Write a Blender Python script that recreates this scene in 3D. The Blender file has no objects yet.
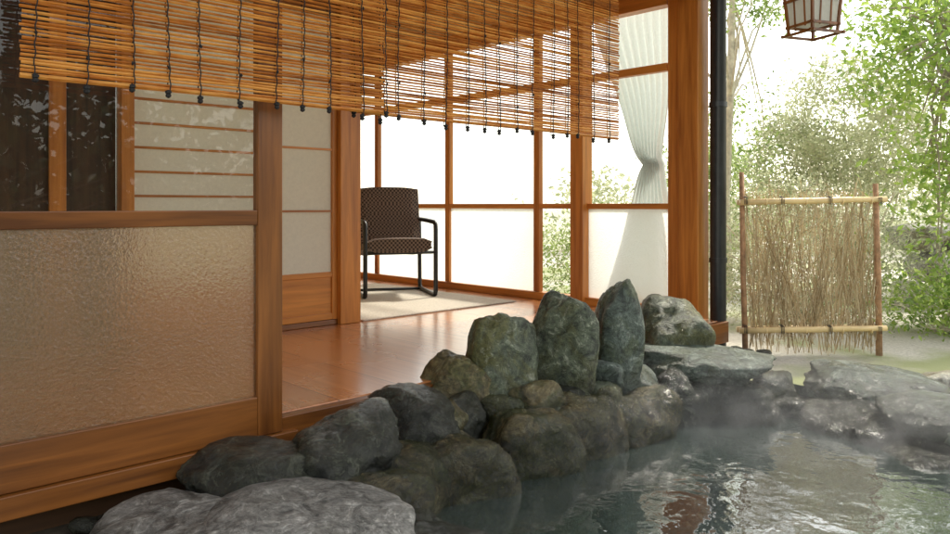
import bpy, bmesh, math, random
from mathutils import Vector, noise, Matrix
random.seed(7)
sc=bpy.context.scene
BA=math.radians(43.4)
CB,SB=math.cos(BA),math.sin(BA)
def B2W(u,v): return (u*CB-v*SB, u*SB+v*CB)

# ---------------- materials ----------------
def newmat(name):
    m=bpy.data.materials.new(name); m.use_nodes=True
    nt=m.node_tree; nt.nodes.clear()
    o=nt.nodes.new('ShaderNodeOutputMaterial')
    return m,nt,o
def N(nt,t,**k):
    n=nt.nodes.new(t)
    for a,b in k.items(): setattr(n,a,b)
    return n
def L(nt,a,b): nt.links.new(a,b)
def ramp(nt,fac,stops):
    r=nt.nodes.new('ShaderNodeValToRGB')
    e=r.color_ramp.elements
    while len(e)<len(stops): e.new(0.5)
    for i,(p,c) in enumerate(stops):
        e[i].position=p; e[i].color=(c[0],c[1],c[2],1)
    L(nt,fac,r.inputs[0]); return r
def noise_tex(nt,scale,detail=6,rough=.55,vec=None,dist=0):
    n=nt.nodes.new('ShaderNodeTexNoise'); n.inputs['Scale'].default_value=scale
    n.inputs['Detail'].default_value=detail; n.inputs['Roughness'].default_value=rough
    n.inputs['Distortion'].default_value=dist
    if vec: L(nt,vec,n.inputs['Vector'])
    return n
def coords(nt,kind='Object',scale=(1,1,1)):
    t=nt.nodes.new('ShaderNodeTexCoord'); mp=nt.nodes.new('ShaderNodeMapping')
    mp.inputs['Scale'].default_value=scale
    L(nt,t.outputs[kind],mp.inputs['Vector']); return mp.outputs[0]
def bump(nt,h,strength=.3,dist=.01,prev=None):
    b=nt.nodes.new('ShaderNodeBump'); b.inputs['Strength'].default_value=strength
    b.inputs['Distance'].default_value=dist; L(nt,h,b.inputs['Height'])
    if prev: L(nt,prev,b.inputs['Normal'])
    return b.outputs[0]
def schlick(nt,f0,gain=1.0,nrm=None):
    """two-sided Fresnel reflectance (works for thin sheets seen from either side)"""
    lw=nt.nodes.new('ShaderNodeLayerWeight'); lw.inputs[0].default_value=.5
    if nrm: L(nt,nrm,lw.inputs['Normal'])
    p=N(nt,'ShaderNodeMath',operation='POWER'); L(nt,lw.outputs['Facing'],p.inputs[0]); p.inputs[1].default_value=5
    m=N(nt,'ShaderNodeMath',operation='MULTIPLY_ADD'); L(nt,p.outputs[0],m.inputs[0]); m.inputs[1].default_value=(1-f0)*gain; m.inputs[2].default_value=f0; m.use_clamp=True
    return m.outputs[0]
def wood(name,c1,c2,axis,rough=.4,sc_=1.0):
    m,nt,o=newmat(name)
    s=[28*sc_]*3; s[axis]=1.6*sc_
    v=coords(nt,'Object',tuple(s))
    n=noise_tex(nt,1.0,5,.6,v,.4)
    s2=[3.]*3; s2[axis]=.5
    n2=noise_tex(nt,1.0,3,.5,coords(nt,'Object',tuple(s2)))
    mx=N(nt,'ShaderNodeMath',operation='ADD'); L(nt,n.outputs[0],mx.inputs[0]); L(nt,n2.outputs[0],mx.inputs[1])
    md=N(nt,'ShaderNodeMath',operation='MULTIPLY'); L(nt,mx.outputs[0],md.inputs[0]); md.inputs[1].default_value=.5
    r=ramp(nt,md.outputs[0],[(.38,c2),(.60,c1)])
    p=nt.nodes.new('ShaderNodeBsdfPrincipled'); L(nt,r.outputs[0],p.inputs['Base Color'])
    p.inputs['Roughness'].default_value=rough
    L(nt,bump(nt,n.outputs[0],.25,.002),p.inputs['Normal'])
    L(nt,p.outputs[0],o.inputs[0]); return m
AM=((.68,.265,.048),(.33,.10,.015))
DK=((.28,.098,.020),(.09,.028,.006))
wA=[wood('amber_wood_%s'%'xyz'[i],*AM,i) for i in range(3)]
wD=[wood('brown_wood_%s'%'xyz'[i],*DK,i,.3) for i in range(3)]
wB=[wood('old_dark_wood_%s'%'xyz'[i],(.085,.038,.014),(.028,.013,.006),i,.5) for i in range(3)]

def simple(name,col,rough=.5,nscale=20,var=.25,bmp=.1,metal=0):
    m,nt,o=newmat(name); v=coords(nt)
    n=noise_tex(nt,nscale,6,.6,v)
    r=ramp(nt,n.outputs[0],[(.3,[c*(1-var) for c in col]),(.7,[min(1,c*(1+var)) for c in col])])
    p=nt.nodes.new('ShaderNodeBsdfPrincipled'); L(nt,r.outputs[0],p.inputs['Base Color'])
    p.inputs['Roughness'].default_value=rough; p.inputs['Metallic'].default_value=metal
    if bmp: L(nt,bump(nt,n.outputs[0],bmp,.01),p.inputs['Normal'])
    L(nt,p.outputs[0],o.inputs[0]); return m
def floor_mat():
    m,nt,o=newmat('floor_boards'); v=coords(nt)
    sp=nt.nodes.new('ShaderNodeSeparateXYZ'); L(nt,v,sp.inputs[0])
    a=N(nt,'ShaderNodeMath',operation='DIVIDE'); L(nt,sp.outputs[0],a.inputs[0]); a.inputs[1].default_value=.30
    fl=N(nt,'ShaderNodeMath',operation='FLOOR'); L(nt,a.outputs[0],fl.inputs[0])
    fr=N(nt,'ShaderNodeMath',operation='FRACT'); L(nt,a.outputs[0],fr.inputs[0])
    wn=nt.nodes.new('ShaderNodeTexWhiteNoise'); wn.noise_dimensions='1D'; L(nt,fl.outputs[0],wn.inputs['W'])
    n=noise_tex(nt,1.0,6,.6,coords(nt,'Object',(30,1.5,30)),.5)
    ad=N(nt,'ShaderNodeMath',operation='MULTIPLY_ADD'); L(nt,wn.outputs[0],ad.inputs[0]); ad.inputs[1].default_value=.35; L(nt,n.outputs[0],ad.inputs[2])
    r=ramp(nt,ad.outputs[0],[(.35,(.36,.115,.030)),(.85,(.58,.235,.078))])
    lt=N(nt,'ShaderNodeMath',operation='LESS_THAN'); L(nt,fr.outputs[0],lt.inputs[0]); lt.inputs[1].default_value=.014
    mx=nt.nodes.new('ShaderNodeMix'); mx.data_type='RGBA'; L(nt,lt.outputs[0],mx.inputs[0]); L(nt,r.outputs[0],mx.inputs[6]); mx.inputs[7].default_value=(.09,.03,.012,1)
    p=nt.nodes.new('ShaderNodeBsdfPrincipled'); L(nt,mx.outputs[2],p.inputs['Base Color'])
    n3=noise_tex(nt,2.2,4,.5,v); rr=N(nt,'ShaderNodeMapRange'); L(nt,n3.outputs[0],rr.inputs[0]); rr.inputs[3].default_value=.2; rr.inputs[4].default_value=.36
    L(nt,rr.outputs[0],p.inputs['Roughness']); p.inputs['Coat Weight'].default_value=.9; p.inputs['Coat Roughness'].default_value=.2
    L(nt,bump(nt,n.outputs[0],.10,.002),p.inputs['Normal'])
    L(nt,p.outputs[0],o.inputs[0]); return m
def clear_glass(f0=.08):
    m,nt,o=newmat('clear_glass')
    t=nt.nodes.new('ShaderNodeBsdfTransparent'); t.inputs[0].default_value=(.95,.97,.95,1)
    g=nt.nodes.new('ShaderNodeBsdfGlossy'); g.inputs['Roughness'].default_value=.012
    n=noise_tex(nt,2.5,2,.5,coords(nt)); bn=bump(nt,n.outputs[0],.08,.02)
    L(nt,bn,g.inputs['Normal'])
    mx=nt.nodes.new('ShaderNodeMixShader'); L(nt,schlick(nt,f0),mx.inputs[0]); L(nt,t.outputs[0],mx.inputs[1]); L(nt,g.outputs[0],mx.inputs[2])
    L(nt,mx.outputs[0],o.inputs[0]); return m
def frosted(name,tint,diff,pebble,trans=.6,clear=.1,refr=None,f0=.07,gr=.2,bd=.005):
    m,nt,o=newmat(name); v=coords(nt)
    n=noise_tex(nt,pebble,3,.5,v,.3)
    bn=bump(nt,n.outputs[0],.9,bd)
    t=nt.nodes.new('ShaderNodeBsdfTranslucent'); t.inputs[0].default_value=(*tint,1); L(nt,bn,t.inputs['Normal'])
    d=nt.nodes.new('ShaderNodeBsdfDiffuse'); d.inputs[0].default_value=(*diff,1); L(nt,bn,d.inputs['Normal'])
    m1=nt.nodes.new('ShaderNodeMixShader'); m1.inputs[0].default_value=trans
    L(nt,d.outputs[0],m1.inputs[1]); L(nt,t.outputs[0],m1.inputs[2])
    base=m1
    if refr:
        rf=nt.nodes.new('ShaderNodeBsdfRefraction'); rf.inputs['IOR'].default_value=1.25; rf.inputs['Roughness'].default_value=refr[1]; rf.inputs[0].default_value=(1,.92,.77,1); L(nt,bn,rf.inputs['Normal'])
        mr=nt.nodes.new('ShaderNodeMixShader'); mr.inputs[0].default_value=refr[0]; L(nt,m1.outputs[0],mr.inputs[1]); L(nt,rf.outputs[0],mr.inputs[2]); base=mr
    tr=nt.nodes.new('ShaderNodeBsdfTransparent'); m2=nt.nodes.new('ShaderNodeMixShader'); m2.inputs[0].default_value=clear
    L(nt,base.outputs[0],m2.inputs[1]); L(nt,tr.outputs[0],m2.inputs[2])
    g=nt.nodes.new('ShaderNodeBsdfGlossy'); g.inputs['Roughness'].default_value=gr; L(nt,bn,g.inputs['Normal'])
    m3=nt.nodes.new('ShaderNodeMixShader'); L(nt,schlick(nt,f0,1,bn),m3.inputs[0]); L(nt,m2.outputs[0],m3.inputs[1]); L(nt,g.outputs[0],m3.inputs[2])
    L(nt,m3.outputs[0],o.inputs[0]); return m
def paper(name,col,tr=.5):
    m,nt,o=newmat(name); n=noise_tex(nt,60,5,.7,coords(nt))
    r=ramp(nt,n.outputs[0],[(.3,[c*.9 for c in col]),(.7,col)])
    d=nt.nodes.new('ShaderNodeBsdfDiffuse'); t=nt.nodes.new('ShaderNodeBsdfTranslucent')
    L(nt,r.outputs[0],d.inputs[0]); L(nt,r.outputs[0],t.inputs[0])
    mx=nt.nodes.new('ShaderNodeMixShader'); mx.inputs[0].default_value=tr
    L(nt,d.outputs[0],mx.inputs[1]); L(nt,t.outputs[0],mx.inputs[2]); L(nt,mx.outputs[0],o.inputs[0]); return m
def leafmat(name,c1,c2,tr=.45):
    m,nt,o=newmat(name)
    g=nt.nodes.new('ShaderNodeNewGeometry')
    n=noise_tex(nt,2.2,3,.5,coords(nt))
    ad=N(nt,'ShaderNodeMath',operation='MULTIPLY_ADD'); L(nt,g.outputs['Random Per Island'],ad.inputs[0]); ad.inputs[1].default_value=.5
    L(nt,n.outputs[0],ad.inputs[2])
    r=ramp(nt,ad.outputs[0],[(.4,c1),(1.0,c2)])
    d=nt.nodes.new('ShaderNodeBsdfDiffuse'); t=nt.nodes.new('ShaderNodeBsdfTranslucent'); gl=nt.nodes.new('ShaderNodeBsdfGlossy'); gl.inputs['Roughness'].default_value=.4
    L(nt,r.outputs[0],d.inputs[0]); L(nt,r.outputs[0],t.inputs[0])
    mx=nt.nodes.new('ShaderNodeMixShader'); mx.inputs[0].default_value=tr
    L(nt,d.outputs[0],mx.inputs[1]); L(nt,t.outputs[0],mx.inputs[2])
    m2=nt.nodes.new('ShaderNodeMixShader'); m2.inputs[0].default_value=.06; L(nt,mx.outputs[0],m2.inputs[1]); L(nt,gl.outputs[0],m2.inputs[2])
    L(nt,m2.outputs[0],o.inputs[0]); return m
def rockmat(name,ca,cb,cl,wet=-.12,moss=(.17,.125,.035),mossamt=.75,dry=.42):
    """weathered stone; darker and glossy where it is wet near the water"""
    m,nt,o=newmat(name)
    oi=nt.nodes.new('ShaderNodeObjectInfo')
    tc=nt.nodes.new('ShaderNodeTexCoord')
    av=N(nt,'ShaderNodeVectorMath',operation='ADD'); L(nt,tc.outputs['Object'],av.inputs[0])
    cm=N(nt,'ShaderNodeVectorMath',operation='SCALE'); L(nt,oi.outputs['Location'],cm.inputs[0]); cm.inputs['Scale'].default_value=3.7
    L(nt,cm.outputs[0],av.inputs[1]); v=av.outputs[0]
    n1=noise_tex(nt,12,10,.74,v,.9); n2=noise_tex(nt,60,6,.8,v); n3=noise_tex(nt,5.5,7,.65,v,.8); n4=noise_tex(nt,24,6,.7,v,1.2)
    r=ramp(nt,n1.outputs[0],[(.38,cb),(.49,ca),(.56,[c*1.35 for c in ca]),(.63,cl)])
    r3=ramp(nt,n3.outputs[0],[(.46,(0,0,0)),(.57,(1,1,1))])
    mx=nt.nodes.new('ShaderNodeMix'); mx.data_type='RGBA'; L(nt,r.outputs[0],mx.inputs[6]); mx.inputs[7].default_value=(*moss,1)
    rm=N(nt,'ShaderNodeMath',operation='MULTIPLY_ADD'); L(nt,oi.outputs['Random'],rm.inputs[0]); rm.inputs[1].default_value=.5; rm.inputs[2].default_value=.5
    ms0=N(nt,'ShaderNodeMath',operation='MULTIPLY'); L(nt,r3.outputs[0],ms0.inputs[0]); L(nt,rm.outputs[0],ms0.inputs[1])
    ms=N(nt,'ShaderNodeMath',operation='MULTIPLY'); L(nt,ms0.outputs[0],ms.inputs[0]); ms.inputs[1].default_value=mossamt; L(nt,ms.outputs[0],mx.inputs[0])
    r4=ramp(nt,n4.outputs[0],[(.60,(0,0,0)),(.64,(1,1,1))])
    lm=nt.nodes.new('ShaderNodeMix'); lm.data_type='RGBA'; L(nt,mx.outputs[2],lm.inputs[6]); lm.inputs[7].default_value=(cl[0],cl[1],cl[2]*.95,1)
    lf=N(nt,'ShaderNodeMath',operation='MULTIPLY'); L(nt,r4.outputs[0],lf.inputs[0]); lf.inputs[1].default_value=.6; L(nt,lf.outputs[0],lm.inputs[0])
    sp=ramp(nt,n2.outputs[0],[(.38,(.35,.35,.35)),(.58,(1.12,1.12,1.12))])
    m2=nt.nodes.new('ShaderNodeMix'); m2.data_type='RGBA'; m2.blend_type='MULTIPLY'; m2.inputs[0].default_value=.85
    L(nt,lm.outputs[2],m2.inputs[6]); L(nt,sp.outputs[0],m2.inputs[7])
    geo=nt.nodes.new('ShaderNodeNewGeometry'); sx=nt.nodes.new('ShaderNodeSeparateXYZ'); L(nt,geo.outputs['Position'],sx.inputs[0])
    wz=N(nt,'ShaderNodeMath',operation='MULTIPLY_ADD'); L(nt,n3.outputs[0],wz.inputs[0]); wz.inputs[1].default_value=-.35; L(nt,sx.outputs[2],wz.inputs[2])
    mr=N(nt,'ShaderNodeMapRange'); L(nt,wz.outputs[0],mr.inputs[0]); mr.inputs[1].default_value=wet-.24; mr.inputs[2].default_value=wet-.08; mr.inputs[3].default_value=1; mr.inputs[4].default_value=0
    m3=nt.nodes.new('ShaderNodeMix'); m3.data_type='RGBA'; m3.blend_type='MULTIPLY'; L(nt,mr.outputs[0],m3.inputs[0])
    L(nt,m2.outputs[2],m3.inputs[6]); m3.inputs[7].default_value=(.30,.30,.25,1)
    p=nt.nodes.new('ShaderNodeBsdfPrincipled'); L(nt,m3.outputs[2],p.inputs['Base Color'])
    rr=N(nt,'ShaderNodeMapRange'); L(nt,mr.outputs[0],rr.inputs[0]); rr.inputs[3].default_value=dry; rr.inputs[4].default_value=.12
    L(nt,rr.outputs[0],p.inputs['Roughness'])
    b1=bump(nt,n1.outputs[0],.8,.03); b2=bump(nt,n2.outputs[0],.4,.006,b1)
    L(nt,b2,p.inputs['Normal'])
    L(nt,p.outputs[0],o.inputs[0]); return m

M_floor=floor_mat(); M_glass=clear_glass(); M_glassd=clear_glass(.055)
M_frost=frosted('pebbled_frosted_glass',(.92,.66,.32),(.38,.25,.11),110,.8,.02,(.78,.22),.10,.15,.004)
M_frostw=frosted('white_frosted_glass',(.92,.93,.9),(.85,.87,.84),120,.75,.03)
M_paper=paper('shoji_paper',(.92,.89,.76),.5)
M_cloth=paper('curtain_cloth',(.86,.9,.89),.45)
M_plaster=simple('plaster_wall',(.64,.51,.33),.8,12,.12)
M_black=simple('black_metal',(.012,.012,.013),.35,40,.3,.02)
M_pipe=simple('dark_downpipe_paint',(.02,.022,.026),.35,20,.3,.03)
M_rug=simple('woven_rug',(.56,.51,.44),.9,90,.25,.4)
M_tile=simple('roof_tile',(.09,.095,.10),.5,10,.3)
M_soil=simple('dark_soil',(.05,.038,.025),.8,14,.5,.8)

M_rk=rockmat('greenish_grey_stone',(.108,.130,.084),(.026,.034,.022),(.38,.40,.31),-.06,(.13,.125,.030),.8)
M_rkb=rockmat('grey_stone',(.105,.135,.112),(.030,.042,.034),(.36,.40,.35),-.10,(.095,.115,.038),.7)
M_rkbr=rockmat('brown_mossy_stone',(.150,.120,.052),(.038,.035,.014),(.30,.28,.17),-.08,(.07,.090,.018),.85)
M_rkd=rockmat('dark_wet_stone',(.075,.082,.068),(.016,.020,.016),(.29,.31,.27),.18,(.06,.065,.020),.65)
M_rkw=rockmat('pale_garden_stone',(.42,.42,.35),(.20,.20,.15),(.62,.62,.54),-2)
M_granite=rockmat('speckled_granite',(.22,.215,.20),(.055,.055,.052),(.58,.57,.54),-.22,(.11,.10,.08),.4)

# ---------------- mesh helpers ----------------
def mkobj(name,verts,faces,mat,parent=None,inB=False,smooth=False):
    me=bpy.data.meshes.new(name); me.from_pydata(verts,[],faces); me.update()
    ob=bpy.data.objects.new(name,me); sc.collection.objects.link(ob)
    if mat: me.materials.append(mat)
    if parent: ob.parent=parent
    elif inB: ob.rotation_euler=(0,0,BA)
    if smooth:
        for p in me.polygons: p.use_smooth=True
    return ob
def empty(name,rot=0,loc=(0,0,0)):
    e=bpy.data.objects.new(name,None); sc.collection.objects.link(e); e.rotation_euler=(0,0,rot); e.location=loc; e.empty_display_size=.1; return e
def box(name,a0,a1,b0,b1,c0,c1,mat,parent,bev=.003):
    if isinstance(mat,list):
        d=[a1-a0,b1-b0,c1-c0]; mat=mat[d.index(max(d))]
    vs=[(x,y,z) for z in (c0,c1) for y in (b0,b1) for x in (a0,a1)]
    fs=[(0,2,3,1),(4,5,7,6),(0,1,5,4),(2,6,7,3),(0,4,6,2),(1,3,7,5)]
    ob=mkobj(name,vs,fs,mat,parent)
    if bev:
        bm=ob.modifiers.new('bevel','BEVEL'); bm.width=bev; bm.segments=2
    return ob
def sheet(name,axis,c,a0,a1,z0,z1,mat,parent):
    q=[(a0,z0),(a1,z0),(a1,z1),(a0,z1)]
    vs=[(c,a,z) if axis=='u' else (a,c,z) for a,z in q]
    return mkobj(name,vs,[(0,1,2,3)],mat,parent)
class Acc:
    def __init__(s): s.v=[]; s.f=[]
    def tube(s,pts,rad,n=6,cap=True):
        base=len(s.v); m=len(pts)
        for i,p in enumerate(pts):
            p=Vector(p)
            t=(Vector(pts[min(i+1,m-1)])-Vector(pts[max(i-1,0)])).normalized()
            a=t.orthogonal().normalized() if i==0 else (a-t*a.dot(t)).normalized()
            b=t.cross(a); r=rad[i] if isinstance(rad,(list,tuple)) else rad
            for k in range(n):
                an=2*math.pi*k/n; s.v.append(tuple(p+a*(math.cos(an)*r)+b*(math.sin(an)*r)))
        for i in range(m-1):
            for k in range(n):
                k2=(k+1)%n; s.f.append((base+i*n+k,base+i*n+k2,base+(i+1)*n+k2,base+(i+1)*n+k))
        if cap:
            s.f.append(tuple(base+k for k in range(n))[::-1]); s.f.append(tuple(base+(m-1)*n+k for k in range(n)))
    def leaf(s,c,size,asp=.5,up=None):
        d=Vector((random.gauss(0,1),random.gauss(0,1),random.gauss(0,1)))
        if up: d+=Vector(up)
        d.normalize(); a=d.orthogonal().normalized()
        a=Matrix.Rotation(random.uniform(0,6.28),3,d)@a; b=d.cross(a)
        L_=size*random.uniform(.6,1.3); w=L_*asp; c=Vector(c); o=len(s.v)
        s.v+=[tuple(c-a*L_/2),tuple(c+b*w/2+d*w*.2),tuple(c+a*L_/2),tuple(c-b*w/2+d*w*.2)]
        s.f.append((o,o+1,o+2,o+3))
    def obj(s,name,mat,parent=None,inB=False,smooth=False): return mkobj(name,s.v,s.f,mat,parent,inB,smooth)

# ---------------- rocks ----------------
def rock_geo(dims,seed,sub=4,rough=.06,planes=9,sharp=9):
    rnd=random.Random(seed)
    pl=[]
    for i in range(planes):
        d=Vector((rnd.gauss(0,1),rnd.gauss(0,1),rnd.gauss(0,1))).normalized()
        pl.append((d,rnd.uniform(.80,1.04)))
    for d in [(0,0,1),(0,0,-1),(1,0,0),(-1,0,0),(0,1,0),(0,-1,0)]:
        pl.append(((Vector(d)+Vector((rnd.gauss(0,.16),rnd.gauss(0,.16),rnd.gauss(0,.16)))).normalized(),rnd.uniform(.86,.98)))
    bm=bmesh.new(); bmesh.ops.create_icosphere(bm,subdivisions=sub,radius=1)
    off=Vector((seed*1.37,seed*.71,seed*2.13))
    for v in bm.verts:
        n=v.co.normalized(); acc=0
        for d,h in pl:
            c=n.dot(d)
            if c>0.05: acc+=(c/h)**sharp
        r=min(1.25,acc**(-1/sharp)) if acc>0 else 1.1
        q=n
        r*=1+rough*1.8*noise.noise(q*1.6+off)+rough*.9*noise.noise(q*4+off)+rough*.5*noise.noise(q*9+off)
        if sub>=4: r*=1+rough*.26*noise.noise(q*20+off)
        v.co=Vector((n.x*r*dims[0]/1.85,n.y*r*dims[1]/1.85,n.z*r*dims[2]/1.85))
    return bm
rock_n=[0]
def R(x,y,z,dims,mat,rz=0,tilt=(0,0),sub=4,rough=.065,sharp=9,seed=None,name='boulder'):
    rock_n[0]+=1; s=seed if seed is not None else rock_n[0]*7+3
    bm=rock_geo(dims,s,sub,rough,sharp=sharp)
    me=bpy.data.meshes.new(name); bm.to_mesh(me); bm.free(); me.materials.append(mat)
    for p in me.polygons: p.use_smooth=True
    ob=bpy.data.objects.new(name,me); sc.collection.objects.link(ob)
    ob.location=(x,y,z); ob.rotation_euler=(tilt[0],tilt[1],rz); return ob
R(.640,3.45,-.01,(.215,.22,.74),M_rkb,.2,(0,-.03),5,.04,9,seed=61)
R(.375,3.30,-.02,(.33,.26,.67),M_rk,-.2,(0,.04),5,.05,8)
R(.100,3.10,-.06,(.32,.26,.56),M_rk,.4,(0,.12),5,.05,8)
R(-.070,3.02,-.10,(.28,.22,.40),M_rkbr,.2,(0,.3),5)
R(-.205,2.72,-.10,(.33,.27,.24),M_rkd,.3,(.1,.1),5)
R(-.42,2.43,-.09,(.38,.30,.24),M_rkd,.7,(.1,-.05),5)
R(-.67,2.27,-.10,(.42,.30,.14),M_rkd,.1,(.05,.0),5)
R(-.40,1.97,-.17,(.50,.52,.17),M_granite,.35,(.0,.03),5,.05,12)
R(-.78,2.00,-.19,(.40,.44,.17),M_granite,-.3,(.03,-.03),5,.05,12)
R(-.50,1.70,-.24,(.60,.42,.2),M_granite,.1,(.0,.0),5,.05,12)
R(-.20,2.14,-.27,(.24,.22,.2),M_rkd,.4)
R(-.10,2.03,-.26,(.32,.24,.18),M_rkd,.1,(.0,.05),5)
R(-.30,2.32,-.25,(.3,.3,.26),M_rkbr,.4,(0,0),5)
R(-.09,2.64,-.31,(.46,.30,.42),M_rkbr,.45,(.0,-.1),5)
R(.17,2.88,-.31,(.40,.30,.42),M_rkbr,.5,(0,.05),5)
R(.44,3.09,-.30,(.42,.30,.40),M_rkbr,.6,(0,0),5)
R(.70,3.30,-.30,(.38,.30,.38),M_rkbr,.6,(0,0),5)
R(.12,3.0,-.13,(.22,.2,.18),M_rk,.2)
R(.41,3.2,-.14,(.27,.22,.2),M_rkd,.6)
R(.58,3.36,-.08,(.2,.18,.18),M_rkb,1.2)
R(-.06,2.87,-.12,(.19,.18,.20),M_rkd,.3)
R(.24,3.02,-.10,(.2,.18,.17),M_rkbr,1.0)
R(.72,3.47,-.13,(.30,.24,.22),M_rkb,.3)
R(-.20,2.50,-.25,(.27,.24,.28),M_rkbr,.9)
R(.90,3.50,-.16,(.20,.18,.18),M_rkd,.5)
R(.29,2.98,-.17,(.16,.15,.14),M_rk,.5)
R(.56,3.20,-.13,(.15,.14,.13),M_rk,.9)
R(-.12,2.76,-.10,(.15,.14,.12),M_rkbr,.9)
R(1.03,3.92,-.03,(.42,.32,.48),M_rk,.1,(0,.05),5,.05)
R(1.10,3.74,-.08,(.70,.42,.17),M_rkb,-.1,(.05,.04),5)
R(.98,3.56,-.27,(.38,.32,.28),M_rkd,.3,(0,0),5)
R(1.28,3.58,-.28,(.38,.32,.26),M_rkd,-.3,(0,0),5)
R(1.47,3.74,-.21,(.20,.18,.15),M_rk,.2)
R(1.57,3.66,-.31,(.40,.32,.16),M_rkd,.1)
R(1.92,3.60,-.18,(.64,.46,.18),M_rkb,-.1,(.04,.02),5)
R(1.72,3.36,-.33,(.46,.38,.28),M_rkd,.3,(0,0),5)
R(1.99,3.18,-.20,(.52,.44,.17),M_rkb,.4,(.03,.05),5)
R(1.86,3.02,-.36,(.46,.40,.24),M_rkd,.1,(0,0),5)
R(2.02,2.70,-.33,(.44,.46,.26),M_rk,.3)
R(2.2,3.3,-.25,(.4,.4,.22),M_rk,.3)
R(2.15,2.35,-.30,(.46,.44,.3),M_rk,.9)
R(2.35,3.75,-.22,(.35,.3,.18),M_rkw,.9)
R(2.25,1.95,-.28,(.46,.44,.3),M_rkb,.4)
def pebbles():
    rnd=random.Random(9); big=bmesh.new()
    for i in range(60):
        u=rnd.uniform(.6,4.3); v=rnd.uniform(2.03,2.22); x,y=B2W(u,v); s=rnd.uniform(.03,.075)
        bm=rock_geo((s*rnd.uniform(1,1.6),s*1.1,s*.8),300+i,2,.06)
        bmesh.ops.rotate(bm,verts=bm.verts,matrix=Matrix.Rotation(rnd.uniform(0,3),3,'Z'))
        bmesh.ops.translate(bm,verts=bm.verts,vec=(x,y,-.19+s*.3)); me=bpy.data.meshes.new('t'); bm.to_mesh(me); bm.free(); big.from_mesh(me)
    me=bpy.data.meshes.new('pebbles'); big.to_mesh(me); me.materials.append(M_rkd)
    for p in me.polygons: p.use_smooth=True
    sc.collection.objects.link(bpy.data.objects.new('pebbles',me))
pebbles()

# ---------------- pool, ground ----------------
pool=[(1.42,1.97),(1.15,1.75),(1.0,1.3),(.92,.7),(.95,-.9),(3.25,-1.0),(3.32,.4),(3.42,.9),(3.58,1.2),(3.74,1.45),(3.78,1.72),(3.6,1.93),(3.0,2.0),(2.2,2.0)]
poolW=[B2W(*p) for p in pool]
def ring_ground():
    bm=bmesh.new(); z=-.2
    def loop(pts):
        vs=[bm.verts.new((p[0],p[1],z)) for p in pts]
        return [bm.edges.new((vs[i],vs[(i+1)%len(vs)])) for i in range(len(vs))]
    outer=[(math.cos(a*math.pi/8)*160,math.sin(a*math.pi/8)*160) for a in range(16)]
    es=loop(outer)+loop(poolW)
    bmesh.ops.triangle_fill(bm,edges=es,use_beauty=True)
    for f in bm.faces:
        if f.normal.z<0: f.normal_flip()
    me=bpy.data.meshes.new('ground'); bm.to_mesh(me); bm.free()
    m,nt,o=newmat('garden_ground'); v=coords(nt)
    n=noise_tex(nt,45,8,.7,v); n2=noise_tex(nt,1.1,4,.5,v)
    r=ramp(nt,n.outputs[0],[(.3,(.34,.32,.26)),(.7,(.70,.67,.58))])
    r2=ramp(nt,n2.outputs[0],[(.48,(0,0,0)),(.6,(1,1,1))])
    mx=nt.nodes.new('ShaderNodeMix'); mx.data_type='RGBA'; L(nt,r2.outputs[0],mx.inputs[0]); L(nt,r.outputs[0],mx.inputs[6]); mx.inputs[7].default_value=(.30,.33,.15,1)
    p=nt.nodes.new('ShaderNodeBsdfPrincipled'); p.inputs['Roughness'].default_value=.9; L(nt,mx.outputs[2],p.inputs['Base Color'])
    L(nt,bump(nt,n.outputs[0],.8,.02),p.inputs['Normal']); L(nt,p.outputs[0],o.inputs[0])
    me.materials.append(m); ob=bpy.data.objects.new('ground',me); sc.collection.objects.link(ob)
ring_ground()
s=[(-3,2.03),(1.35,2.03),(3.4,2.06),(4.0,2.1),(4.3,2.2),(4.3,2.7),(-3,2.7)]
mkobj('soil',[(*B2W(*p),-.194) for p in s],[tuple(range(len(s)))],M_soil)
n=len(poolW)
vs=[(x,y,-.2) for x,y in poolW]+[(x,y,-.85) for x,y in poolW]
fs=[(i,(i+1)%n,n+(i+1)%n,n+i) for i in range(n)]+[tuple(range(n,2*n))]
M_basin=rockmat('submerged_stone',(.13,.17,.13),(.045,.065,.048),(.32,.37,.30),-2)
mkobj('pool_basin',vs,fs,M_basin)
def watermat():
    m,nt,o=newmat('hot_spring_water'); v=coords(nt)
    n1=noise_tex(nt,5,3,.5,v,.4); n2=noise_tex(nt,22,3,.5,v,.3)
    bn=bump(nt,n1.outputs[0],.18,.05); bn=bump(nt,n2.outputs[0],.10,.012,bn)
    tr=nt.nodes.new('ShaderNodeBsdfTransparent'); tr.inputs[0].default_value=(.62,.75,.69,1)
    d=nt.nodes.new('ShaderNodeBsdfDiffuse'); d.inputs[0].default_value=(.13,.18,.165,1)
    a=nt.nodes.new('ShaderNodeMixShader'); a.inputs[0].default_value=.25; L(nt,tr.outputs[0],a.inputs[1]); L(nt,d.outputs[0],a.inputs[2])
    g=nt.nodes.new('ShaderNodeBsdfGlossy'); g.inputs['Roughness'].default_value=.012; L(nt,bn,g.inputs['Normal'])
    lw=nt.nodes.new('ShaderNodeLayerWeight'); L(nt,bn,lw.inputs['Normal'])
    pw=N(nt,'ShaderNodeMath',operation='POWER'); L(nt,lw.outputs['Facing'],pw.inputs[0]); pw.inputs[1].default_value=2.2
    mu=N(nt,'ShaderNodeMath',operation='MULTIPLY_ADD'); L(nt,pw.outputs[0],mu.inputs[0]); mu.inputs[1].default_value=.92; mu.inputs[2].default_value=.06
    b=nt.nodes.new('ShaderNodeMixShader'); L(nt,mu.outputs[0],b.inputs[0]); L(nt,a.outputs[0],b.inputs[1]); L(nt,g.outputs[0],b.inputs[2])
    L(nt,b.outputs[0],o.inputs[0]); return m
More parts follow.
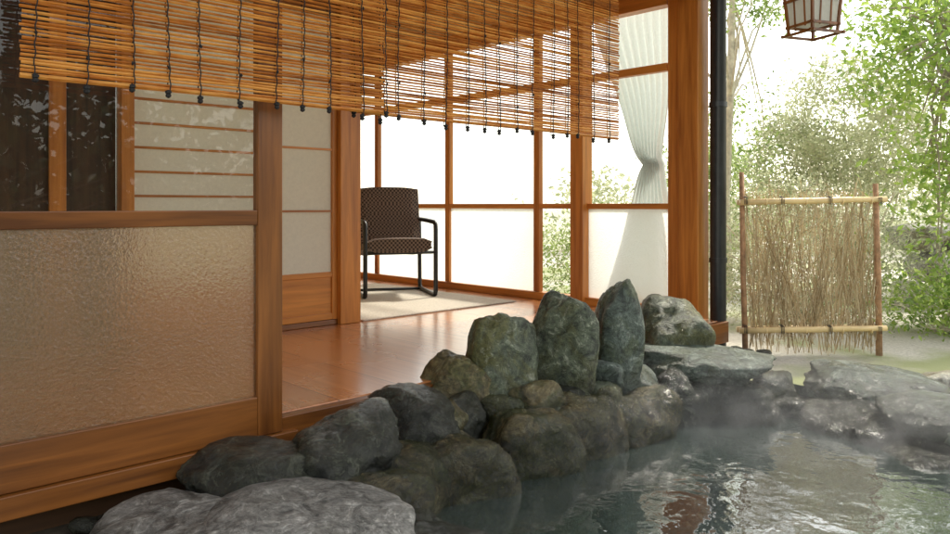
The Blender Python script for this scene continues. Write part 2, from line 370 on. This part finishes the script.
mkobj('water',[(x,y,-.30) for x,y in poolW],[tuple(range(n))],watermat())
def steam():
    bm=bmesh.new(); bmesh.ops.create_icosphere(bm,subdivisions=3,radius=1)
    for v in bm.verts: v.co=Vector((v.co.x*1.15,v.co.y*.85,v.co.z*.40))
    me=bpy.data.meshes.new('steam'); bm.to_mesh(me); bm.free()
    m,nt,o=newmat('steam_vapour')
    v=coords(nt,'Object',(1/1.15,1/.85,1/.40))
    ln=N(nt,'ShaderNodeVectorMath',operation='LENGTH'); L(nt,v,ln.inputs[0])
    mr=N(nt,'ShaderNodeMapRange'); L(nt,ln.outputs['Value'],mr.inputs[0]); mr.inputs[1].default_value=.15; mr.inputs[2].default_value=.98; mr.inputs[3].default_value=1; mr.inputs[4].default_value=0; mr.interpolation_type='SMOOTHSTEP'
    nn=noise_tex(nt,4.6,3,.6,coords(nt,'Object',(1,1,1.0)),1.1)
    nr=N(nt,'ShaderNodeMapRange'); L(nt,nn.outputs[0],nr.inputs[0]); nr.inputs[1].default_value=.46; nr.inputs[2].default_value=.66; nr.inputs[3].default_value=.04; nr.inputs[4].default_value=1
    mu=N(nt,'ShaderNodeMath',operation='MULTIPLY'); L(nt,mr.outputs[0],mu.inputs[0]); L(nt,nr.outputs[0],mu.inputs[1])
    m2=N(nt,'ShaderNodeMath',operation='MULTIPLY'); L(nt,mu.outputs[0],m2.inputs[0]); m2.inputs[1].default_value=.62
    vs_=nt.nodes.new('ShaderNodeVolumeScatter'); vs_.inputs['Color'].default_value=(1,1,1,1); L(nt,m2.outputs[0],vs_.inputs['Density'])
    L(nt,vs_.outputs[0],o.inputs['Volume'])
    me.materials.append(m); ob=bpy.data.objects.new('steam',me); sc.collection.objects.link(ob); ob.location=(1.35,2.85,-.16); ob.rotation_euler=(0,0,.3)
steam()

# ---------------- ryokan house (building frame) ----------------
H=empty('ryokan_house',BA)
WV=2.25
box('veranda_floor',-2.5,4.22,2.30,6.3,-.06,0,M_floor,H,.004)
box('floor_edge_beam',1.25,4.25,2.255,2.298,-.13,-.004,wD,H)
box('sill_beam',-2.5,1.30,2.235,2.34,-.115,-.052,wD,H)
box('foundation_beam',-2.5,4.3,2.32,2.40,-.2,-.07,wB,H)
D0=-.55
def door(u0,u1,v,tag):
    t=.036
    box('door_stile_right'+tag,u1-.088,u1,v,v+t,-.05,2.0,wD,H)
    box('door_stile_left'+tag,u0,u0+.088,v,v+t,-.05,2.0,wD,H)
    box('door_bottom_rail'+tag,u0+.088,u1-.088,v+.002,v+t-.002,-.05,.078,wD,H)
    box('door_middle_rail'+tag,u0+.088,u1-.088,v+.002,v+t-.002,.636,.684,wD,H)
    box('door_frosted_pane'+tag,u0+.08,u1-.08,v+.014,v+.019,.07,.64,M_frost,H,0)
    sheet('door_clear_pane'+tag,'v',v+.016,u0+.08,u1-.08,.68,1.96,M_glassd,H)
door(D0,1.25,WV,'')
door(-2.35,-.57,WV+.045,'_rear')
box('lintel_beam',-2.5,4.3,2.24,2.36,2.0,2.14,wD,H)
box('wall_above_door',-2.5,4.3,2.27,2.33,2.142,2.45,M_plaster,H)
SV=3.8
box('interior_post',2.455,2.596,3.74,3.88,0.001,2.4,wA,H)
box('shoji_sill',-2.5,2.453,3.77,3.85,.001,.03,wD,H)
box('shoji_head',-2.5,2.453,3.77,3.85,1.82,1.95,wD,H)
box('wall_over_shoji',-2.5,2.453,3.79,3.83,1.952,2.4,M_plaster,H)
def shoji(u0,u1,v,tag,wd,rails,kx=0,low=.28):
    t=.03
    box('shoji_stile_a'+tag,u0,u0+.035,v,v+t,.032,1.818,wd,H)
    box('shoji_stile_b'+tag,u1-.035,u1,v,v+t,.032,1.818,wd,H)
    box('shoji_bottom'+tag,u0+.035,u1-.035,v+.002,v+t-.002,.032,.07,wd,H)
    box('shoji_low_board'+tag,u0+.035,u1-.035,v+.012,v+.02,.07,low,wd,H,0)
    box('shoji_low_rail'+tag,u0+.035,u1-.035,v+.002,v+t-.002,low,low+.03,wd,H)
    sheet('shoji_paper'+tag,'v',v+.018,u0+.035,u1-.035,low+.03,1.8,M_paper,H)
    for i,z in enumerate(rails):
        box('shoji_rail%s_%d'%(tag,i),u0+.035,u1-.035,v+.003,v+.017,z,z+.012,wd,H,0)
    for i in range(kx):
        x=u0+.035+(u1-u0-.07)*(i+1)/(kx+1)
        box('shoji_bar%s_%d'%(tag,i),x-.004,x+.004,v+.005,v+.016,low+.03,1.8,wd,H,0)
shoji(2.0,2.455,3.775,'_a',wA,[.66,1.02,1.42],0)
shoji(1.28,2.06,3.815,'_b',wA,[.74,.86,.98,1.10,1.22,1.34],0,.28)
box('interior_pillar',1.225,1.285,3.72,3.80,.03,2.4,wA,H)
box('dark_cupboard_door',.55,1.22,3.78,3.82,.03,1.82,wB,H)
box('cupboard_stile',.93,1.0,3.76,3.779,.03,1.82,wA,H)
shoji(-.4,.5,3.80,'_c',wD,[.6,.9,1.2,1.5],3,.28)
box('dark_panel_far',-2.5,-.42,3.80,3.83,.03,1.82,wB,H)
box('inner_side_wall',2.50,2.54,3.882,6.3,0.001,2.4,M_plaster,H)
box('back_wall',2.45,4.2,6.30,6.36,-.06,2.4,M_plaster,H)
box('back_wall_lower',-2.5,2.44,6.30,6.36,-.06,.5,M_plaster,H)
box('back_wall_upper',-2.5,2.44,6.30,6.36,2.1,2.4,M_plaster,H)
for i in range(6):  # unseen windows added in the back wall so sky light backlights the shoji
    uu=-2.5+i*.976; box('added_window_stile_%d'%i,uu,uu+.05,6.31,6.35,.502,2.098,wA,H)
sheet('added_window_pane','v',6.33,-2.5,2.44,.50,2.1,M_glass,H)
box('left_wall',-2.56,-2.5,2.3,6.36,-.2,2.4,M_plaster,H)
box('ceiling',-2.5,4.25,2.37,6.3,2.38,2.41,wA,H,0)
EU=4.20
end=[(5.785,.05),(4.772,.055),(3.765,.055)]
box('end_sill',EU-.03,EU+.06,2.64,6.28,.001,.055,wA,H)
box('end_head',EU-.03,EU+.06,2.64,6.28,1.98,2.12,wA,H)
box('end_wall_top',EU-.01,EU+.04,2.5,6.30,2.122,2.40,M_plaster,H)
box('transom_rail',EU-.02,EU+.03,2.64,6.28,1.56,1.61,wA,H)
for i,(v,w) in enumerate(end):
    box('end_stile_%d'%i,EU-.012,EU+.034,v-w/2,v+w/2,.057,1.978,wA,H)
box('end_post',EU-.06,EU+.05,3.29,3.40,.003,2.12,wA,H)
box('end_stile_back',EU-.012,EU+.034,6.2,6.27,.057,1.978,wA,H)
box('end_mid_rail',EU-.008,EU+.03,2.64,6.2,.675,.712,wA,H)
box('corner_column',EU-.06,EU+.07,2.40,2.54,-.19,2.40,wA,H)
box('corner_frame',EU-.02,EU+.035,2.542,2.635,-.02,2.12,wA,H)
sheet('end_pane_upper','u',EU+.010,2.63,6.2,.70,1.98,M_glass,H)
sheet('end_pane_lower_a','u',EU+.010,3.78,6.2,.05,.69,M_frostw,H)
sheet('end_pane_lower_b','u',EU+.010,3.40,3.75,.05,.69,M_glass,H)
sheet('end_pane_lower_c','u',EU+.010,2.63,3.29,.05,.69,M_frostw,H)
ra=Acc()
def slab(a,pts,th):
    o=len(a.v); k=len(pts); a.v+=[tuple(p) for p in pts]+[(p[0],p[1],p[2]+th) for p in pts]
    a.f.append(tuple(range(o+k-1,o-1,-1))); a.f.append(tuple(range(o+k,o+2*k)))
    for i in range(k): a.f.append((o+i,o+(i+1)%k,o+k+(i+1)%k,o+k+i))
slab(ra,[(-2.9,1.35,2.42),(4.75,1.35,2.42),(4.75,4.3,3.5),(-2.9,4.3,3.5)],.06)
slab(ra,[(-2.9,4.3,3.5),(4.75,4.3,3.5),(4.75,6.8,2.58),(-2.9,6.8,2.58)],.06)
for i in range(38):
    u=-2.8+i*.2
    ra.tube([(u,1.33,2.49),(u,4.3,3.57)],.04,8); ra.tube([(u,4.3,3.57),(u,6.82,2.65)],.04,8)
ra.obj('roof',M_tile,H)
rf=Acc()
for i in range(17):
    u=-2.7+i*.45; o=len(rf.v)
    rf.v+=[(u,1.4,2.36),(u+.05,1.4,2.36),(u+.05,2.5,2.76),(u,2.5,2.76),(u,1.4,2.42),(u+.05,1.4,2.42),(u+.05,2.5,2.82),(u,2.5,2.82)]
    rf.f+=[tuple(k+o for k in q) for q in [(0,3,2,1),(4,5,6,7),(0,1,5,4),(1,2,6,5),(2,3,7,6),(3,0,4,7)]]
rf.obj('rafters',wD[1],H)
box('eave_beam',-2.9,4.75,1.44,1.52,2.27,2.355,wD,H)

# ---------------- curtain ----------------
def curtain():
    vs=[];fs=[]; nu=90; nz=46
    for j in range(nz+1):
        z=.06+(2.05-.06)*j/nz
        g=abs(z-.98); w=.13+ (min(1,g/1.0)**.8)*(.50 if z>.98 else .42)
        w=min(w,.60); c0=2.66+ (.02 if z>.98 else .0)
        sh=.07*math.exp(-(g/.3)**2)
        for i in range(nu+1):
            t=i/nu; am=.016+.02*(1-w/.6)
            ph=t*math.pi*2*9+ .6*math.sin(z*3+t*5)
            vs.append((4.275+am*math.sin(ph),c0+sh+w*t,z))
    for j in range(nz):
        for i in range(nu):
            a=j*(nu+1)+i; fs.append((a,a+1,a+nu+2,a+nu+1))
    return mkobj('curtain',vs,fs,M_cloth,None,True,True)
curtain()

# ---------------- bamboo blinds ----------------
def bamboomat():
    m,nt,o=newmat('bamboo_slats'); g=nt.nodes.new('ShaderNodeNewGeometry')
    n=noise_tex(nt,1,4,.6,coords(nt,'Object',(14,60,60)))
    ad=N(nt,'ShaderNodeMath',operation='MULTIPLY_ADD'); L(nt,g.outputs['Random Per Island'],ad.inputs[0]); ad.inputs[1].default_value=.6; L(nt,n.outputs[0],ad.inputs[2])
    r=ramp(nt,ad.outputs[0],[(.35,(.28,.078,.009)),(.7,(.62,.22,.032)),(1.1,(.84,.43,.10))])
    d=nt.nodes.new('ShaderNodeBsdfPrincipled'); d.inputs['Roughness'].default_value=.4; L(nt,r.outputs[0],d.inputs['Base Color'])
    t=nt.nodes.new('ShaderNodeBsdfTranslucent'); L(nt,r.outputs[0],t.inputs[0])
    mx=nt.nodes.new('ShaderNodeMixShader'); mx.inputs[0].default_value=.4; L(nt,d.outputs[0],mx.inputs[1]); L(nt,t.outputs[0],mx.inputs[2])
    L(nt,mx.outputs[0],o.inputs[0]); return m
M_bam=bamboomat(); M_cord=simple('black_cord',(.012,.011,.012),.8,60,.3,.1)
def blind(u0,u1,v,zb,zt,cords):
    e=empty('bamboo_blind',BA)
    a=Acc(); z=zb; k=0
    while z<zt:
        pts=[]; ns=7; j0=random.uniform(-.004,.004); j1=random.uniform(-.006,.006)
        ph=random.uniform(0,6)
        for i in range(ns):
            t=i/(ns-1)
            pts.append((u0+j0+(u1-u0+j1-j0)*t, v+random.gauss(0,.0012), z+.0016*math.sin(t*9+ph)+random.gauss(0,.0007)))
        r=random.uniform(.0032,.0048) if k>0 else .007
        a.tube(pts,r,5); z+=.0107+random.gauss(0,.0010); k+=1
    a.obj('slats',M_bam,e)
    c=Acc()
    for cu in cords:
        cu+=random.uniform(-.02,.02); zl=zb-random.uniform(.002,.026)
        for s_ in (-1,1):
            pts=[]; zz=zl
            while zz<zt:
                pts.append((cu+.002*s_*math.sin(zz*140)+.005*math.sin(zz*7+cu*9),v-.0075*s_,zz)); zz+=.011
            c.tube(pts,.0019,4)
        for q in range(2):
            kz=zl+.002-q*.010; rr=.009-.001*q
            c.tube([(cu,v-.004,kz+.007),(cu,v-.004,kz+.003),(cu,v-.004,kz-.003),(cu+.001,v-.004,kz-.007)],[.002,rr,rr,.002],7)
        for h in range(2):
            kz=zb+.10+h*.22+random.uniform(-.05,.05)
            c.tube([(cu,v-.009,kz+.006),(cu,v-.010,kz),(cu,v-.009,kz-.006)],[.001,.0045,.001],6)
    c.obj('cords',M_cord,e)
    return e
blind(.47,1.60,2.165,1.03,2.12,[.515+.108*i for i in range(11)])
blind(1.48,3.05,2.20,1.03,2.12,[1.50+.104*i for i in range(15)])

# ---------------- armchair ----------------
def armchair():
    d=Vector((.30,-.95)); ang=math.atan2(d.y,d.x)+math.pi/2
    e=empty('armchair',ang,(-.63,5.85,0.010)); e.scale=(.92,.92,.96)
    m,nt,o=newmat('woven_seat_fabric')
    v=coords(nt,'Object',(1,1,1)); ck=nt.nodes.new('ShaderNodeTexChecker'); ck.inputs['Scale'].default_value=60
    ck.inputs[1].default_value=(.020,.011,.009,1); ck.inputs[2].default_value=(.27,.19,.14,1)
    L(nt,v,ck.inputs[0])
    mx=nt.nodes.new('ShaderNodeMix'); mx.data_type='RGBA'; mx.inputs[0].default_value=.25; L(nt,ck.outputs[0],mx.inputs[6]); mx.inputs[7].default_value=(.04,.020,.014,1)
    p=nt.nodes.new('ShaderNodeBsdfPrincipled'); p.inputs['Roughness'].default_value=.7; L(nt,mx.outputs[2],p.inputs['Base Color'])
    L(nt,bump(nt,ck.outputs['Fac'],.4,.004),p.inputs['Normal']); L(nt,p.outputs[0],o.inputs[0])
    def pad(name,prof,w,th):
        vs=[];fs=[]; nx=10; k=len(prof)
        for side in (0,1):
            for j,(y,z) in enumerate(prof):
                ta=Vector((prof[min(j+1,k-1)][0]-prof[max(j-1,0)][0],prof[min(j+1,k-1)][1]-prof[max(j-1,0)][1])).normalized(); nn=Vector((-ta.y,ta.x))
                for i in range(nx+1):
                    x=-w/2+w*i/nx; ed=math.sin(math.pi*i/nx)**.25*.5+.5; q=(1 if side else -1)*th/2*ed
                    dz=-.02*abs(2*i/nx-1)**4 if j==k-1 else 0
                    vs.append((x,y+nn.x*q,z+nn.y*q+dz))
        M_=k*(nx+1)
        for s_ in (0,1):
            for j in range(k-1):
                for i in range(nx):
                    a=s_*M_+j*(nx+1)+i; f=(a,a+1,a+nx+2,a+nx+1); fs.append(f if s_ else f[::-1])
        for j in range(k-1):
            a=j*(nx+1); fs.append((a,a+nx+1,M_+a+nx+1,M_+a)); b=a+nx; fs.append((b,M_+b,M_+b+nx+1,b+nx+1))
        for i in range(nx): fs.append((i,M_+i,M_+i+1,i+1)); c=(k-1)*(nx+1)+i; fs.append((c,c+1,M_+c+1,M_+c))
        ob=mkobj(name,vs,fs,m,e,False,False); bv=ob.modifiers.new('b','BEVEL'); bv.width=.012; bv.segments=3; return ob
    pad('seat',[(-.27,.41),(-.2,.415),(-.05,.39),(.12,.36),(.2,.355)],.52,.10)
    pad('backrest',[(.20,.40),(.24,.52),(.27,.66),(.30,.80),(.31,.865)],.53,.07)
    a=Acc()
    def bar(pts): a.tube(pts,.019,8)
    for x in (-.29,.29):
        bar([(x,.29,.60),(x,.20,.60),(x,0,.595),(x,-.24,.585),(x,-.275,.57),(x,-.285,.53),(x,-.285,.3),(x,-.285,.05),(x,-.27,.02),(x,-.23,.012),(x,.24,.012),(x,.27,.03),(x,.28,.06),(x,.29,.3),(x,.295,.58)])
    a.tube([(-.29,-.2,.345),(.29,-.2,.345)],.013,8); a.tube([(-.29,.25,.32),(.29,.25,.32)],.013,8)
    a.tube([(-.29,.29,.60),(.29,.29,.60)],.013,8)
    a.tube([(-.29,.24,.014),(.29,.24,.014)],.012,8)
    a.obj('tubular_frame',M_black,e,False,True)
armchair()
rg=empty('rug',BA)
box('woven_mat',2.62,3.95,3.75,5.45,.001,.009,M_rug,rg,.002)

# ---------------- downpipe ----------------
dp=Acc()
dp.tube([(4.24,2.32,-.22),(4.24,2.32,2.2),(4.24,2.2,2.35),(4.24,1.5,2.39)],.048,20)
for z in (.35,1.3): dp.tube([(4.24,2.32,z),(4.24,2.32,z+.03)],.054,20)
ob=dp.obj('downpipe',M_pipe,None,True,True)
em=ob.modifiers.new('es','EDGE_SPLIT'); em.split_angle=math.radians(40)

# ---------------- hanging lantern ----------------
def lantern():
    x,y=1.572,3.5
    e=empty('hanging_lantern',.35,(x,y,0))
    M_lp=paper('lantern_paper',(.82,.82,.78),.6)
    w=.088; zb=1.495; zt=1.80
    a=Acc()
    for sx in (-1,1):
        for sy in (-1,1):
            a.tube([(sx*w*.82,sy*w*.82,zb),(sx*w*1.08,sy*w*1.08,zt)],.008,4)
    for z,k in ((zb,1.0),(zb+.04,.86),(zb+.16,.94),(zt,1.12)):
        q=w*k
        a.tube([(-q*1.15,-q,z),(q*1.15,-q,z)],.008,4);a.tube([(-q*1.15,q,z),(q*1.15,q,z)],.008,4)
        a.tube([(-q,-q*1.15,z),(-q,q*1.15,z)],.008,4);a.tube([(q,-q*1.15,z),(q,q*1.15,z)],.008,4)
    for s_ in (-1,1):
        for t in (-.35,.35):
            a.tube([(t*w,s_*w*.84,zb+.03),(t*w,s_*w*1.04,zt)],.004,4); a.tube([(s_*w*.84,t*w,zb+.03),(s_*w*1.04,t*w,zt)],.004,4)
    a.obj('lantern_frame',wD[2],e)
    b=Acc()
    b.v+=[(-w*.80,-w*.80,zb+.045),(w*.80,-w*.80,zb+.045),(w*.80,w*.80,zb+.045),(-w*.80,w*.80,zb+.045),(-w,-w,zt),(w,-w,zt),(w,w,zt),(-w,w,zt)]
    b.f+=[(0,1,5,4),(1,2,6,5),(2,3,7,6),(3,0,4,7),(0,3,2,1)]
    b.obj('lantern_paper_panels',M_lp,e)
    c=Acc()
    c.v+=[(-.17,-.17,zt+.01),(.17,-.17,zt+.01),(.17,.17,zt+.01),(-.17,.17,zt+.01),(0,0,zt+.12)]
    c.f+=[(0,1,4),(1,2,4),(2,3,4),(3,0,4),(3,2,1,0)]
    c.obj('lantern_roof',wB[0],e)
    d=Acc(); d.tube([(0,0,zt+.1),(0,0,2.34)],.005,6); d.obj('lantern_rod',M_black,e)
lantern()

# ---------------- brushwood fence ----------------
def fence():
    e=empty('brushwood_fence',-.03,(2.02,4.52,0)); e.scale=(.94,.94,1)
    m,nt,o=newmat('brushwood_twigs'); g=nt.nodes.new('ShaderNodeNewGeometry')
    r=ramp(nt,g.outputs['Random Per Island'],[(0,(.42,.31,.17)),(.5,(.70,.58,.39)),(1,(.84,.76,.57))])
    d=nt.nodes.new('ShaderNodeBsdfDiffuse'); t=nt.nodes.new('ShaderNodeBsdfTranslucent'); L(nt,r.outputs[0],d.inputs[0]); L(nt,r.outputs[0],t.inputs[0])
    mx=nt.nodes.new('ShaderNodeMixShader'); mx.inputs[0].default_value=.45; L(nt,d.outputs[0],mx.inputs[1]); L(nt,t.outputs[0],mx.inputs[2]); L(nt,mx.outputs[0],o.inputs[0])
    M_bb=simple('bamboo_pole',(.78,.58,.29),.4,8,.2,.05); M_post=simple('fence_post_bark',(.42,.24,.13),.8,30,.4,.5)
    rnd=random.Random(5)
    a=Acc(); W=.41
    for i in range(330):
        x=rnd.uniform(-W,W); z0=rnd.uniform(-.2,.0) if rnd.random()<.8 else rnd.uniform(0,.4)
        ln=rnd.uniform(.55,1.05); z1=min(z0+ln,.78+rnd.gauss(0,.015)); lean=rnd.gauss(0,.14)
        y=rnd.gauss(0,.014); pts=[]
        for k in range(5):
            t_=k/4; xx=x+lean*t_+rnd.gauss(0,.008)
            xx=max(-W-.01,min(W+.01,xx)); pts.append((xx,y+rnd.gauss(0,.004),z0+(z1-z0)*t_))
        r0=rnd.uniform(.0014,.0032); a.tube(pts,[r0,r0*.9,r0*.8,r0*.6,r0*.4],4,False)
    for i in range(300):
        x=rnd.uniform(-W,W); z=rnd.uniform(-.15,.75); an=rnd.gauss(0,.9); l=rnd.uniform(.1,.3)
        x2=max(-W,min(W,x+math.sin(an)*l)); a.tube([(x,rnd.gauss(0,.015),z),((x+x2)/2+rnd.gauss(0,.01),rnd.gauss(0,.015),z+math.cos(an)*l*.5),(x2,rnd.gauss(0,.015),min(.8,z+math.cos(an)*l))],[.0022,.0017,.001],4,False)
    a.obj('twigs',m,e)
    b=Acc()
    for z in (.725,-.045):
        for yy in (-.028,.028):
            b.tube([(-W-.05,yy,z-.008),(-.2,yy,z),(0,yy,z+.002),(.2,yy,z+.008),(W+.05,yy,z+.012)],[.018,.0175,.0185,.0175,.017],10)
        for nx in (-.3,-.05,.18,.36):
            b.tube([(nx,-.028,z-.002+.01*nx),(nx+.008,-.028,z-.002+.01*nx)],.0205,10)
    b.obj('bamboo_rails',M_bb,e,False,True)
    c=Acc()
    c.tube([(-W-.005,0,-.22),(-W-.02,0,.3),(-W-.03,0,.90)],[.019,.018,.015],8)
    c.tube([(W+.02,0,-.3),(W+.01,0,.3),(W-.005,0,.83)],[.022,.02,.017],8)
    c.obj('posts',M_post,e,False,True)
    d=Acc()
    for x in (-W-.02,-.2,.1,W):
        for z in (.725,-.045):
            for q in (-.006,.003,.011):
                d.tube([(x+q,-.050,z-.02),(x+q,-.052,z+.02),(x+q,0,z+.028)],.0022,4)
    d.obj('ties',M_cord,e)
fence()

# ---------------- plants ----------------
LF1=leafmat('light_shrub_leaves',(.28,.32,.17),(.66,.68,.46),.5)
LF2=leafmat('green_leaves',(.12,.20,.045),(.40,.52,.16),.5)
LF3=leafmat('maple_leaves',(.13,.25,.035),(.46,.60,.13),.55)
LF4=leafmat('dark_hedge_leaves',(.03,.06,.015),(.11,.16,.05),.3)
M_bark=simple('bark',(.36,.31,.23),.85,16,.4,.6)
M_twig=simple('pale_twig',(.62,.57,.45),.85,16,.3,.2)
def plant(name,base,crowns,leaf,nleaf,mat,stems=8,bark=M_twig,rad=.02,asp=.45,clump=.13,seed=1,trunk=None,twigs=3):
    random.seed(seed)
    e=empty(name,0,base); a=Acc(); w=Acc(); bx,by,bz=base
    tot=sum(c[3]*c[4]*c[5] for c in crowns)
    if trunk:
        w.tube([(p[0]-bx,p[1]-by,p[2]-bz) for p in trunk[0]],trunk[1],9,False)
    for c in crowns:
        cx,cy,cz=c[0]-bx,c[1]-by,c[2]-bz; k=int(nleaf*c[3]*c[4]*c[5]/tot)
        ncl=max(6,int(k/55))
        for q in range(ncl):
            d=Vector((random.gauss(0,1),random.gauss(0,1),random.gauss(0,1))).normalized()*random.uniform(.35,1.0)**.6
            cc=Vector((cx+d.x*c[3],cy+d.y*c[4],cz+d.z*c[5])); cl=clump*random.uniform(.6,1.5)
            if q%max(1,ncl//stems)==0:
                if trunk:
                    tp=trunk[0][random.choice([-1,-2])]; st=Vector((tp[0]-bx,tp[1]-by,tp[2]-bz))
                else: st=Vector((random.uniform(-.05,.05),random.uniform(-.05,.05),0))
                mid=(st+cc)/2+Vector((random.gauss(0,.08),random.gauss(0,.08),.10))
                w.tube([st,(st+mid)/2+Vector((random.gauss(0,.03),0,0)),mid,(mid+cc)/2+Vector((random.gauss(0,.03),0,0)),cc],[rad,rad*.8,rad*.6,rad*.4,rad*.15],6,False)
            for t in range(twigs):
                ee=cc+Vector((random.gauss(0,cl),random.gauss(0,cl),random.gauss(0,cl))); w.tube([cc,(cc+ee)/2,ee],[rad*.2,rad*.15,rad*.06],3,False)
            for i in range(int(k/ncl)):
                a.leaf(cc+Vector((random.gauss(0,cl),random.gauss(0,cl),random.gauss(0,cl*.7))),leaf,asp,(0,0,.6))
    a.obj('leaves',mat,e); w.obj('branches',bark,e)
plant('shrub',(2.55,5.7,-.2),[(2.5,5.7,.3,.62,.5,.6),(2.1,5.9,.35,.4,.4,.5),(2.95,5.9,.2,.45,.4,.5)],.035,10000,LF1,8,rad=.012,seed=2)
plant('shrub',(4.0,8.0,-.2),[(4.0,8.0,1.55,.80,.7,.75),(3.5,8.3,1.2,.5,.5,.6),(4.6,8.3,1.3,.5,.5,.6)],.05,20000,LF1,8,rad=.016,seed=3)
plant('shrub',(2.9,9.5,-.2),[(2.9,9.5,1.2,.6,.6,.7),(3.4,10,.8,.8,.6,.8)],.06,7000,LF2,6,rad=.014,seed=4)
plant('maple_tree',(4.1,6.1,-.2),[(3.6,5.9,1.9,.6,.5,.6),(3.75,5.6,1.2,.42,.4,.35),(3.55,5.4,.6,.35,.3,.25),(4.2,6.3,2.4,.9,.8,.6),(3.75,5.7,.15,.4,.35,.35),(3.7,5.8,.85,.4,.3,.4)],.075,8000,LF3,12,M_bark,.016,.42,.16,seed=5,trunk=([(4.1,6.1,-.2),(4.15,6.15,.6),(4.05,6.1,1.3),(4.0,6.1,2.1)],[.07,.06,.05,.03]))
plant('garden_tree',(2.42,7.2,-.2),[(2.5,7.4,3.1,.9,.8,.6),(3.2,7.8,3.2,.7,.6,.5),(2.75,7.8,1.5,.35,.4,.5)],.06,4800,LF2,5,M_twig,.014,seed=6,trunk=([(2.42,7.2,-.2),(2.40,7.2,.8),(2.44,7.2,1.7),(2.5,7.3,2.7)],[.05,.042,.038,.03]))
plant('shrub',(3.3,5.3,-.2),[(3.25,5.3,.0,.35,.3,.25),(3.6,5.0,.05,.4,.3,.3)],.05,2800,LF3,6,rad=.01,seed=8)
plant('shrub',(1.1,7.0,-.2),[(1.05,7.0,.15,.6,.4,.45)],.04,3500,LF2,8,rad=.01,seed=9)
random.seed(3)
plant('hedge',(4,15,-.2),[(x,15+random.uniform(-1,1),random.uniform(.0,.5),1.4,.8,random.uniform(.8,1.3)) for x in (2.5,4.5,6.5,8.5,10.5)],.13,9000,LF1,6,clump=.3,seed=10)
plant('hedge',(10,8,-.2),[(x,8+random.uniform(-1,1),random.uniform(.5,1.3),1.0,.8,random.uniform(1.0,1.7)) for x in (6.2,7.4,8.6,9.8)],.09,6000,LF2,6,clump=.2,seed=11)
# garden hedge on the far side of the pool (behind the photographer), seen in the door glass
hp=[B2W(u,-4.4+random.uniform(-.3,.3)) for u in (-5,-4,-3,-2,-1,0,1,2,3.0,4.2,5.4)]
plant('hedge',(hp[5][0],hp[5][1],-.2),[(x,y,random.uniform(.8,1.2),.85,.7,random.uniform(1.3,1.7)) for x,y in hp],.17,17000,LF4,8,M_bark,clump=.28,seed=12,asp=.6)
def rockery():
    e=empty('rockery',0,(0,0,0)); rnd=random.Random(4)
    for r_ in range(3):
        for i in range(6-r_//2):
            x=3.9+i*.42+(r_%2)*.2+r_*.08; y=6.7+r_*.13+rnd.uniform(-.06,.1); z=-.12+r_*.26
            bm=rock_geo((rnd.uniform(.34,.52),.5,rnd.uniform(.24,.36)),100+r_*10+i,3,.07)
            me=bpy.data.meshes.new('stone'); bm.to_mesh(me); bm.free(); me.materials.append(M_rkw)
            for p in me.polygons: p.use_smooth=True
            ob=bpy.data.objects.new('stone',me); sc.collection.objects.link(ob); ob.parent=e; ob.location=(x,y,z); ob.rotation_euler=(0,0,rnd.uniform(-.4,.4))
rockery()

# ---------------- light ----------------
sd=Vector((.50,.55,.95)).normalized()
el=math.asin(sd.z); az=math.atan2(sd.x,sd.y)
w=bpy.data.worlds.new('World'); sc.world=w; w.use_nodes=True; nt=w.node_tree; nt.nodes.clear()
st=nt.nodes.new('ShaderNodeTexSky'); st.sky_type='NISHITA'; st.sun_disc=False; st.sun_elevation=el; st.sun_rotation=az
st.dust_density=1.2; st.air_density=1.3; st.ozone_density=.4
hs=nt.nodes.new('ShaderNodeHueSaturation'); hs.inputs['Saturation'].default_value=.3; hs.inputs['Value'].default_value=1.0
tm=nt.nodes.new('ShaderNodeMix'); tm.data_type='RGBA'; tm.blend_type='MULTIPLY'; tm.inputs[0].default_value=1; tm.inputs[7].default_value=(1,.965,.89,1)
bg=nt.nodes.new('ShaderNodeBackground'); bg.inputs[1].default_value=.40; wo=nt.nodes.new('ShaderNodeOutputWorld')
L(nt,st.outputs[0],hs.inputs['Color']); L(nt,hs.outputs[0],tm.inputs[6]); L(nt,tm.outputs[2],bg.inputs[0]); L(nt,bg.outputs[0],wo.inputs[0])
sl=bpy.data.lights.new('sun','SUN'); sl.energy=5; sl.angle=math.radians(6); sl.color=(1,.93,.80)
so=bpy.data.objects.new('sun',sl); sc.collection.objects.link(so); so.rotation_euler=sd.to_track_quat('Z','Y').to_euler()

# ---------------- camera ----------------
cd=bpy.data.cameras.new('camera'); cam=bpy.data.objects.new('camera',cd); sc.collection.objects.link(cam)
cd.sensor_width=36; cd.lens=28.5; cd.shift_y=-.065; cd.clip_start=.05; cd.clip_end=500
cam.location=(0,0,.70); cam.rotation_euler=(math.radians(90),0,0)
sc.camera=cam
sc.view_settings.view_transform='Standard'; sc.view_settings.look='None'; sc.view_settings.exposure=0
